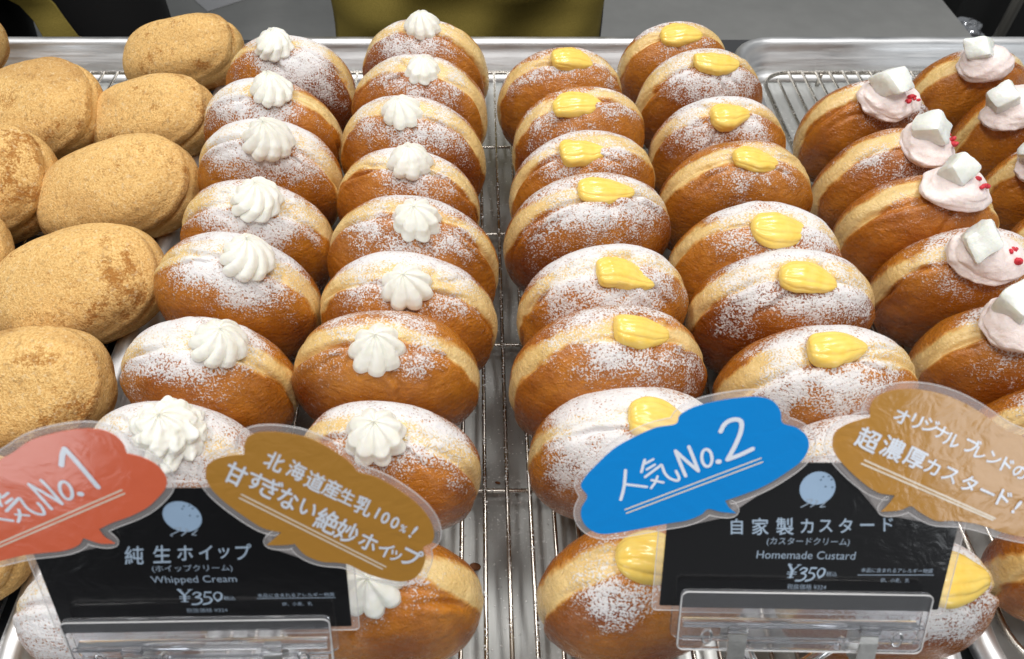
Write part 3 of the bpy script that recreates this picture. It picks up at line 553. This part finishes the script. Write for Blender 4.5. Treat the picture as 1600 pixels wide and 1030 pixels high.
# ---------------------------------------------------------------- price cards
_g = {}
def glyph(ch, bold):
    key = (ch, bold)
    if key not in _g:
        cu = bpy.data.curves.new('g', 'FONT'); cu.body = ch; cu.offset = bold; cu.resolution_u = 4; cu.fill_mode = 'FRONT'
        o = bpy.data.objects.new('g', cu); COL.objects.link(o); bpy.context.view_layer.update()
        me = o.to_mesh(); v = np.array([tuple(p.co) for p in me.vertices]).reshape(-1, 3); f = [tuple(p.vertices) for p in me.polygons]
        o.to_mesh_clear(); bpy.data.objects.remove(o); bpy.data.curves.remove(cu); _g[key] = (v, f)
    return _g[key]
class Ink:
    """flat print built on the card plane: x across, z up, -y towards the reader; millimetres in, metres out"""
    def __init__(s, depth): s.mb = MB(); s.y = -depth; s.k = 0
    def lift(s): s.k += 1; return s.y - s.k * 3e-6
    def chars(s, L, bold=.0):
        for ch, u, v, dux, duy, dvx, dvy in L:
            V, F = glyph(ch, 0.); c = (V.min(0) + V.max(0)) / 2
            if ch in 'ー': c[1] = .36
            for ox, oy in ((-bold, 0), (bold, 0), (0, bold), (0, -bold)):
                y = s.lift()
                s.mb.add([((u + (p[0] - c[0] + ox) * dux + (p[1] - c[1] + oy) * dvx) / 1000, y, (v + (p[0] - c[0] + ox) * duy + (p[1] - c[1] + oy) * dvy) / 1000) for p in V], F)
        return s
    def line(s, txt, u, v, wid, bold=.0, shear=0.):
        V, F = glyph(txt, bold); lo, hi = V.min(0), V.max(0); k = wid / (hi[0] - lo[0]); c = (lo + hi) / 2; y = s.lift()
        s.mb.add([((u + (p[0] - c[0] + shear * (p[1] - c[1])) * k) / 1000, y, (v + (p[1] - c[1]) * k * 1.12) / 1000) for p in V], F); return s
    def stroke(s, pts, wid, w2=None):
        P = [np.array(p, float) for p in pts]
        if len(P) > 2:
            Q = [2 * P[0] - P[1]] + P + [2 * P[-1] - P[-2]]; S = []
            for i in range(1, len(Q) - 2):
                for t in np.linspace(0, 1, 7)[:-1]:
                    S.append(.5 * (2 * Q[i] + (Q[i + 1] - Q[i - 1]) * t + (2 * Q[i - 1] - 5 * Q[i] + 4 * Q[i + 1] - Q[i + 2]) * t * t + (3 * Q[i] - Q[i - 1] - 3 * Q[i + 1] + Q[i + 2]) * t ** 3))
            P = S + [P[-1]]
        n = len(P); W = [wid + ((w2 if w2 is not None else wid) - wid) * i / max(1, n - 1) for i in range(n)]
        y = s.lift(); L, Rr = [], []
        for i in range(n):
            t = P[min(i + 1, n - 1)] - P[max(i - 1, 0)]; t = t / (np.linalg.norm(t) + 1e-9); q = np.array([-t[1], t[0]]) * W[i] / 2
            L.append(P[i] + q); Rr.append(P[i] - q)
        s.mb.add([(p[0] / 1000, y, p[1] / 1000) for p in L + Rr], [(i, i + 1, n + i + 1, n + i) for i in range(n - 1)])
        for e, we in ((P[0], W[0]), (P[-1], W[-1])):
            y = s.lift(); s.mb.add([((e[0] + we / 2 * math.cos(a)) / 1000, y, (e[1] + we / 2 * math.sin(a)) / 1000) for a in np.linspace(0, 2 * math.pi, 14)[:-1]], [tuple(range(13))])
        return s
    def strokes(s, L, k=1.):
        for pts, wd in L: s.stroke(pts, wd * k)
        return s
    def poly(s, pts):
        y = s.lift(); s.mb.add([(p[0] / 1000, y, p[1] / 1000) for p in pts], [tuple(range(len(pts)))]); return s
    def build(s, name, mat, parent): return s.mb.build(name, mat, parent, smooth=False)
def smooth_outline(P, sharp, n=5):
    """closed Catmull-Rom through P, keeping the corners whose index is in sharp"""
    out = []; m = len(P); P = [np.array(p, float) for p in P]
    for i in range(m):
        p0, p1, p2, p3 = P[i - 1], P[i], P[(i + 1) % m], P[(i + 2) % m]
        if i in sharp: p0 = 2 * p1 - p2
        if (i + 1) % m in sharp: p3 = 2 * p2 - p1
        for t in np.linspace(0, 1, n + 1)[:-1]:
            out.append(.5 * (2 * p1 + (p2 - p0) * t + (2 * p0 - 5 * p1 + 4 * p2 - p3) * t * t + (3 * p1 - p0 - 3 * p2 + p3) * t ** 3))
    return out
def corners(P):
    s = set(); m = len(P)
    for i in range(m):
        a = np.array(P[i]) - np.array(P[i - 1]); b_ = np.array(P[(i + 1) % m]) - np.array(P[i])
        if a @ b_ / (np.linalg.norm(a) * np.linalg.norm(b_)) < .45: s.add(i)
    return s
def grow(P, d, out=.6):
    """outline pushed outwards by d and softened, like a hand-cut margin of laminate"""
    P = np.array(P); m = len(P); A = np.sum(P[:, 0] * np.roll(P[:, 1], -1) - np.roll(P[:, 0], -1) * P[:, 1]); sg = 1 if A > 0 else -1
    for it in range(6):
        t = np.roll(P, -2, 0) - np.roll(P, 2, 0); t /= np.linalg.norm(t, axis=1)[:, None] + 1e-9
        P = P + sg * np.stack([t[:, 1], -t[:, 0]], 1) * d / 6
        P = .25 * np.roll(P, 1, 0) + .5 * P + .25 * np.roll(P, -1, 0)
    return P
def plate(name, pts, y0, y1, mat, parent):
    """slab with outline pts (mm) between depths y0 (front, more negative) and y1"""
    n = len(pts); v = [(p[0] / 1000, y0, p[1] / 1000) for p in pts] + [(p[0] / 1000, y1, p[1] / 1000) for p in pts]
    fc = [tuple(range(n)), tuple(range(2 * n - 1, n - 1, -1))] + [(i, n + i, n + (i + 1) % n, (i + 1) % n) for i in range(n)]
    A = sum(pts[i][0] * pts[(i + 1) % n][1] - pts[(i + 1) % n][0] * pts[i][1] for i in range(n))
    if A > 0: fc = [q[::-1] for q in fc]
    o = obj(name, v, fc, mat, parent, smooth=False)
    import bmesh
    bm = bmesh.new(); bm.from_mesh(o.data); bmesh.ops.recalc_face_normals(bm, faces=bm.faces); bm.to_mesh(o.data); bm.free()
    return o
def soften(o, wd=.0006):
    md = o.modifiers.new('bevel', 'BEVEL'); md.width = wd; md.segments = 3; md.limit_method = 'ANGLE'; return o
PM = dict(black=print_mat('black_print', (.010, .010, .011), .14), white=print_mat('white_print', (.78, .83, .92), .2), title=print_mat('pale_title_print', (.40, .50, .62), .2), pale=print_mat('pale_blue_print', (.36, .50, .68), .2),
          red=print_mat('red_print', (.80, .16, .075), .15, .07), blue=print_mat('blue_print', (.0, .25, .70), .15), brown=print_mat('ochre_print', (.50, .245, .045), .15, .16), cream=print_mat('cream_print', (.82, .72, .58), .2),
          grey=print_mat('grey_print', (.34, .42, .52), .2), dot=print_mat('dark_dot', (.05, .08, .12), .2))
FILM = film('clear_laminate', .16, (.86, .80, .79)); FILMEDGE = film('laminate_cut_edge', .55, (.86, .85, .85))
CLEAR = None
def clear_plastic():
    m = NT('clear_acrylic'); m.p(Base_Color=(.96, .97, 1.), Roughness=.05, Transmission_Weight=.955, IOR=1.45); return m.m
CLEAR = clear_plastic()
def price_strokes(ink, a, b_):
    """old-style yen price, heavy with thin joins; a = bottom left, b_ = top right (mm)"""
    W, H = b_[0] - a[0], b_[1] - a[1]
    q = lambda x, y: (a[0] + (x + .06 * y) * W, a[1] + y * H)
    S = [([(0.0, 1.), (.13, .58)], .8, .8), ([(.28, 1.), (.13, .58)], .35, .4), ([(.13, .6), (.13, .14)], .8, .8), ([(.02, .5), (.25, .5)], .3, .3), ([(.02, .36), (.25, .36)], .3, .3), ([(.05, .13), (.21, .13)], .3, .3), ([(-.03, 1.), (.07, 1.)], .3, .3), ([(.22, 1.), (.31, 1.)], .3, .3),
         ([(.33, .66), (.40, .80), (.50, .72), (.48, .55), (.40, .44)], .45, .75), ([(.40, .44), (.51, .34), (.52, .12), (.43, -.06), (.31, -.08)], .5, .75),
         ([(.74, .80), (.61, .80)], .65, .65), ([(.61, .80), (.59, .48)], .35, .35), ([(.59, .47), (.70, .44), (.76, .25), (.70, .02), (.57, -.08)], .5, .75),
         ([(.90, .80), (.83, .68), (.82, .42), (.90, .16)], .45, .5), ([(.90, .80), (.985, .68), (.985, .36), (.90, .16)], .5, .75)]
    for pts, w1, w2 in S: ink.stroke([q(*p) for p in pts], w1, w2)
for si, (cardlab, holdlab) in {1: ('black price card with red and ochre bubbles reading Whipped Cream', 'clear acrylic clip stand holding the whipped cream price card'),
                              2: ('black price card with blue and ochre bubbles reading Homemade Custard', 'clear acrylic clip stand holding the custard price card')}.items():
    tx, ty, tz, le, ya, ro, h = SIGN_POSE[si]; rm = rotm(math.degrees(le), math.degrees(ya), math.degrees(ro)); h *= 1000
    root = empty('price_card', (tx, ty, tz), rm.to_euler()); tag(root, cardlab, 'price card', 'price cards in clear stands')
    W = 43.75
    plate('laminate_margin', rrect(-W - 2.3, -2.1, W + 2.3, h + 2.0, 1.6), -.00005, .00035, FILM, root)
    MB().tube([(x / 1000, .0001, z / 1000) for x, z in rrect(-W - 2.3, -2.1, W + 2.3, h + 2.0, 1.6)], .00016, 6, True).build('laminate_edge', FILMEDGE, root)
    plate('black_panel', rrect(-W, 0, W, h, .5), -.00022, -.00008, PM['black'], root)
    t = Ink(.00024); t.chars(INK['title%d' % si], .012); t.build('title_lettering', PM['title'], root)
    t = Ink(.00024)
    for j, (s_, u, v, wd) in enumerate(INK['print%d' % si]): t.line(s_, u, v, wd)
    t.strokes(INK['rule%d' % si]); t.build('small_lettering', PM['grey'], root)
    t = Ink(.00024); price_strokes(t, *INK['price%d' % si]); t.build('price_lettering', PM['title'], root)
    lc, lr, lt = [np.array(q) for q in INK['logo%d' % si]]; ax, ay = lr - lc, lt - lc
    t = Ink(.00024); t.poly([lc + ax * math.cos(a) + ay * math.sin(a) for a in np.linspace(0, 2 * math.pi, 41)[:-1]]); lg = t.build('logo_disc', PM['pale'], root)
    t = Ink(.00028); t.strokes(INK['logomarks%d' % si]); t.build('logo_strokes', PM['grey'], lg)
    t = Ink(.00028)
    for q in INK['logodots%d' % si]: t.stroke([q, (q[0] + .15, q[1] + .1)], .42)
    t.build('logo_dots', PM['dot'], lg)
    for nm, mat, words, lines_, d0, lab in ((('red', 'red', 'no1', 'no1lines', .0012, 'red speech bubble') if si == 1 else ('blue', 'blue', 'no2', 'no2lines', .0012, 'blue speech bubble')),
                                           (('brown1', 'brown', 'brown1txt', 'brown1lines', .0019, 'ochre speech bubble') if si == 1 else ('brown2', 'brown', 'brown2txt', 'brown2lines', .0019, 'ochre speech bubble'))):
        P = INK[nm]; O = smooth_outline(P, corners(P))
        bub = plate('speech_bubble', O, -d0, -d0 + .00014, PM[mat], root); bub['label'] = lab + ' with white handwriting'
        G = grow(O, 2.2)
        plate('laminate_margin', [tuple(q) for q in G], -d0 + .00018, -d0 + .0005, FILM, bub)
        MB().tube([(q[0] / 1000, -d0 + .0003, q[1] / 1000) for q in G], .00014, 6, True).build('laminate_edge', FILMEDGE, bub)
        t = Ink(d0 + .00003)
        if 'txt' in words: t.chars(INK[words], .022)
        else: t.strokes(INK[words])
        t.build('handwriting', PM['white'], bub)
        t = Ink(d0 + .00003); t.strokes(INK[lines_]); t.build('double_underline', PM['cream'], bub)
    # the stand: two clear jaws, a rod, two steel clips, a forked stem on a foot
    base = Vector((tx, .025, -.018)); st = empty('sign_holder', base); tag(st, holdlab, 'sign holder', 'clear sign holders')
    m4 = Matrix.Translation(Vector((tx, ty, tz)) - base) @ rm.to_4x4() @ Matrix.Translation((0, 0, .0036))
    def put(o): o.data.transform(m4); return o
    u0, u1 = ((-41.5, 38.0) if si == 1 else (-38.2, 39.0))
    put(plate('front_jaw', rrect(u0, -17.5, u1, 5.2, 2.2), -.0042, -.0024, CLEAR, st)); soften(st.children[-1])
    fe = put(MB().tube([(x / 1000, -.0043, z / 1000) for x, z in rrect(u0 + .15, -17.35, u1 - .15, 5.05, 2.1)], .00022, 6, True).build('edge_highlight', FILMEDGE, st))  # pale tube added to draw the bright highlight along the jaw outline
    put(plate('back_jaw', rrect(u0 - .8, -17.5, u1 + .8, 1.8, 2.2), .0012, .0026, CLEAR, st))
    put(MB().tube([((u0 + 2) / 1000, -.0008, -.0088), ((u1 - 2) / 1000, -.0008, -.0088)], .0016, 16).build('hinge_rod', CLEAR, st))
    rb = MB()
    for vz in (-7., -12.4): rb.box(((u0 + u1) / 2000, -.0046, vz / 1000), ((u1 - u0 - 3) / 1000, .0010, .0011))
    put(rb.build('jaw_ribs', CLEAR, st, smooth=False))
    for uc in ((u0 + .24 * (u1 - u0)), (u0 + .77 * (u1 - u0))):
        c_ = MB(); xs = (uc / 1000 - .0028, uc / 1000 + .0028)
        pr = [(-.0056, -.0100), (-.0058, -.0125), (-.0058, -.0205), (-.0048, -.0222), (.0000, -.0226), (.0030, -.0218), (.0040, -.0190), (.0040, -.0120)]
        c_.add([(x, y, z) for x in xs for y, z in pr], [(i, i + 1, 8 + i + 1, 8 + i) for i in range(7)])
        o = put(c_.build('steel_clip', M['clip'], st, smooth=False)); md = o.modifiers.new('thick', 'SOLIDIFY'); md.thickness = .0005
        put(MB().box((uc / 1000, -.0050, -.0078), (.0060, .0018, .0028)).build('clip_catch', CLEAR, st, smooth=False))
    for uc in (u0 + 9, u1 - 9):
        lp = [((uc + 1.5 * math.cos(a)) / 1000, -.0050, (-11.3 + 2.6 * math.sin(a)) / 1000) for a in np.linspace(0, 2 * math.pi, 17)[:-1]]
        put(MB().tube(lp, .0005, 8, True).build('moulded_loop', CLEAR, st))
    top = m4 @ Vector((0, .001, -.017))
    for dx in (-.017, .017):
        pth = [top + Vector((dx, 0, 0)), top + Vector((dx * .35, -.004, -.020)), Vector((dx * .12, .004, .014)), Vector((dx * .12, 0, .002))]
        MB().tube(pth, .0021, 10).build('stem', CLEAR, st)
    put(MB().box((0, .0002, -.0185), (.030, .0022, .0030)).build('stem_bridge', CLEAR, st, smooth=False))
    MB().box((0, 0, .0015), (.05, .045, .003)).build('foot', CLEAR, st, smooth=False)

# ---------------------------------------------------------------- crumbs and loose sugar in the trays
def crumb(x, y, z, s, col, label, seed):
    V, F = chunk(s, seed); o = bpy.data.objects.new('crumb', np_mesh('crumb', V * np.array([1.3, 1, .45]), F, col)); COL.objects.link(o); o.location = (x, y, z)
    tag(o, label, 'crumb', 'crumbs on the tray')
crust_mat = plain('crust_crumb', (.16, .055, .015), .8)
crumb(.0008, .151, -.0124, .0026, crust_mat, 'dark brown crumb on the tray between whipped cream and custard columns', 5)
crumb(.0125, .196, -.0134, .0009, crust_mat, 'tiny brown crumb further back between whipped cream and custard columns', 8)

def scatter(name, spots, smin, smax, mat, label, cat, seed):
    rng = np.random.RandomState(seed); VV, FF = [], []; n = 0
    for q, p in enumerate(spots):
        V, F = chunk(rng.uniform(smin, smax), q % 23 + seed); V = V * np.array([1, 1, .6]) + np.array(p); VV.append(V); FF.append(F + n); n += len(V)
    o = bpy.data.objects.new(name, np_mesh(name, np.vstack(VV), np.vstack(FF), mat)); COL.objects.link(o); tag(o, label, cat, kind='stuff'); return o
rng = np.random.RandomState(4)
sp = [(.012 + rng.normal() * .012, rng.uniform(.10, .52), -.0139) for q in range(500)] + [(-.161 + .0111 * rng.randint(14, 18) + rng.normal() * .0005, rng.uniform(.10, .55), .0001) for q in range(700)]
scatter('sugar_grains', sp, .00018, .00055, plain('sugar_grain', (.82, .82, .81), .9), 'loose powdered sugar spilled on the tray between the columns', 'sugar', 2)
sp = [(rng.uniform(-.58, -.25), .594 - rng.uniform(.003, .0065), .0141) for q in range(60)] + [(rng.uniform(-.57, -.24), rng.uniform(.40, .56), -.0138) for q in range(160)]
scatter('flour_crumbs', sp, .0003, .0011, plain('flour_crumb', (.72, .50, .24), .9), 'loose tan flour crumbs on the rim and base of the left tray', 'crumbs', 3)

# ---------------------------------------------------------------- behind the counter
wt = empty('steel_worktable', (-.61, 1.55, -.9)); L = Vector(wt.location)
MB().box(Vector((-.61, 1.55, -.30)) - L, (2.78, 1.20, .04)).build('table_top', M['steel'], wt, smooth=False)
for x in (-1.9, .68):
    for y in (1.02, 2.08): MB().tube([Vector((x, y, -.9)) - L, Vector((x, y, -.32)) - L], .02, 12).build('leg', M['steel'], wt)
tag(wt, 'brushed steel worktable behind the trays', 'worktable')
pp = MB().box((0, 0, 0), (.10, .14, .0012)).build('paper_sheet', plain('white_paper', (.8, .8, .82), .6), loc=(-.437, 1.29, -.2790), smooth=False, rot=(0, 0, R(38)))
tag(pp, 'white paper sheet lying on the steel worktable', 'paper')

def skin_body(name, pts, edges, radii, mat, parent, loc):
    me = bpy.data.meshes.new(name); me.from_pydata(pts, edges, []); o = bpy.data.objects.new(name, me); COL.objects.link(o)
    md = o.modifiers.new('skin', 'SKIN'); sv = me.skin_vertices[0].data
    for i, r in enumerate(radii): sv[i].radius = r if isinstance(r, tuple) else (r, r)
    sv[0].use_root = True
    s2 = o.modifiers.new('sub', 'SUBSURF'); s2.levels = 2; s2.render_levels = 2
    me.materials.append(mat); o.parent = parent; o.location = loc
    for q in me.polygons: q.use_smooth = True
    md.use_smooth_shade = True
    return o
cloth_n = NT('olive_cloth'); co = cloth_n.coords(False); wv = cloth_n.noise(co, 900, 2); fo = cloth_n.noise(co, 9, 3, .5, .8)
cloth_n.p(Base_Color=cloth_n.mix(wv, (.22, .165, .026), (.29, .22, .04)), Roughness=.85, Normal=cloth_n.bump(wv, .3, .0008))
olive = cloth_n.m; blackc = plain('black_cloth', (.008, .008, .009), .8); skinm = plain('skin', (.45, .26, .18), .5, Subsurface_Weight=.1); hairm = plain('dark_hair', (.012, .010, .009), .5)
def person(px_, py_, label, apron_x0, apron_x1, diag=False, rot=0.):
    z0 = -.9; root = empty('person', (px_, py_, z0), (0, 0, rot)); tag(root, label, 'person')
    P = [(0, 0, .92), (0, 0, 1.10), (0, .0, 1.30), (0, .01, 1.42), (0, 0, 1.50), (0, -.02, 1.60), (-.09, 0, .86), (-.10, -.01, .48), (-.10, .02, .07), (-.10, -.12, .03), (.09, 0, .86), (.10, -.01, .48), (.10, .02, .07), (.10, -.12, .03),
         (-.18, .01, 1.38), (-.23, .03, 1.12), (-.20, .14, .92), (.18, .01, 1.38), (.23, .03, 1.12), (.20, .14, .92)]
    E = [(0, 1), (1, 2), (2, 3), (3, 4), (4, 5), (0, 6), (6, 7), (7, 8), (8, 9), (0, 10), (10, 11), (11, 12), (12, 13), (3, 14), (14, 15), (15, 16), (3, 17), (17, 18), (18, 19)]
    Rd = [(.13, .10), (.12, .09), (.14, .10), (.12, .08), .05, (.075, .09), .085, .06, .042, .035, .085, .06, .042, .035, .055, .042, .032, .055, .042, .032]
    skin_body('clothed_body', P, E, Rd, blackc, root, (0, 0, 0))
    V, F = blob(lambda t, th: (np.sin(math.pi * np.clip(t, .002, .998)) * .078 * np.cos(th), np.sin(math.pi * np.clip(t, .002, .998)) * .095 * np.sin(th) - .02, 1.64 - .115 * np.cos(math.pi * t)), 24, 16)
    o = bpy.data.objects.new('head', np_mesh('head', V, F, skinm)); COL.objects.link(o); o.parent = root
    V2 = V.copy(); V2[:, :2] *= 1.06; V2[:, 1] += .014; V2[:, 2] = np.maximum(V2[:, 2], 1.62) + .012
    o = bpy.data.objects.new('hair', np_mesh('hair', V2, F, hairm)); COL.objects.link(o); o.parent = root
    # apron: a sheet wrapped round the front of the hips, with soft folds
    nx, nz = 60, 50; VV = []
    for j in range(nz):
        z = .42 + (1.22 - .42) * j / (nz - 1)
        for i in range(nx):
            u = -1 + 2 * i / (nx - 1)
            x = apron_x0 + (apron_x1 - apron_x0) * (u + 1) / 2
            if diag: x += (.95 - z) * .45
            cc = u if not diag else (x / .17)
            y = -.150 + .055 * abs(cc) ** 2.4 + .010 * math.sin(x * 26 + z * 17) * math.sin(z * 9 + 1) + .006 * math.sin(x * 55 - z * 48) + .004 * math.sin(x * 17 + z * 90)
            VV.append((x, y, z))
    FF = [(j * nx + i, j * nx + i + 1, (j + 1) * nx + i + 1, (j + 1) * nx + i) for j in range(nz - 1) for i in range(nx - 1)]
    ap = obj('apron', VV, FF, olive, root); md = ap.modifiers.new('thick', 'SOLIDIFY'); md.thickness = .003
    return root
person(-.003, .90, 'person in an olive apron standing behind the centre tray', -.150, .142)
person(-.545, .92, 'person in black clothes with a strip of olive apron, behind the left tray', .020, .056, True)
bg_ = empty('equipment_rack', (1.15, 1.55, -.9)); L = Vector(bg_.location); dk = plain('dark_steel', (.035, .036, .036), .4)
MB().box(Vector((1.25, 1.75, -.55)) - L, (.8, .9, .5)).build('cabinet', dk, bg_, smooth=False)
for x in (.86, .98, 1.2): MB().tube([Vector((x, 1.16, -.9)) - L, Vector((x + .02, 1.22, .1)) - L], .009, 10).build('post', plain('grey_post', (.16, .155, .14), .35, Metallic=.6), bg_)
for z in (-.62, -.36): MB().tube([Vector((.84, 1.18, z)) - L, Vector((1.6, 1.18, z)) - L], .006, 8).build('rail', dk, bg_)
tag(bg_, 'dark equipment rack beyond the right end of the worktable', 'rack')
def wrapfn(t, th):
    r = np.sin(math.pi * np.clip(t, .002, .998)) * .026; x, y, z = r * np.cos(th) * 1.5, r * np.sin(th), -np.cos(math.pi * t) * .022
    P = np.stack([x, y, z], 1) / .03; k = 1 + .22 * fnoise(P, 3.5, 4, 3, .7); return x * k, y * k, z * k
V, F = blob(wrapfn, 40, 28); o = bpy.data.objects.new('crumpled_wrap', np_mesh('crumpled_wrap', V, F, plain('shiny_wrap', (.7, .72, .76), .12, Metallic=.8))); COL.objects.link(o); o.location = (.838, 1.24, -.335)
tag(o, 'crumpled shiny plastic wrap beside the corner of the worktable', 'wrap')
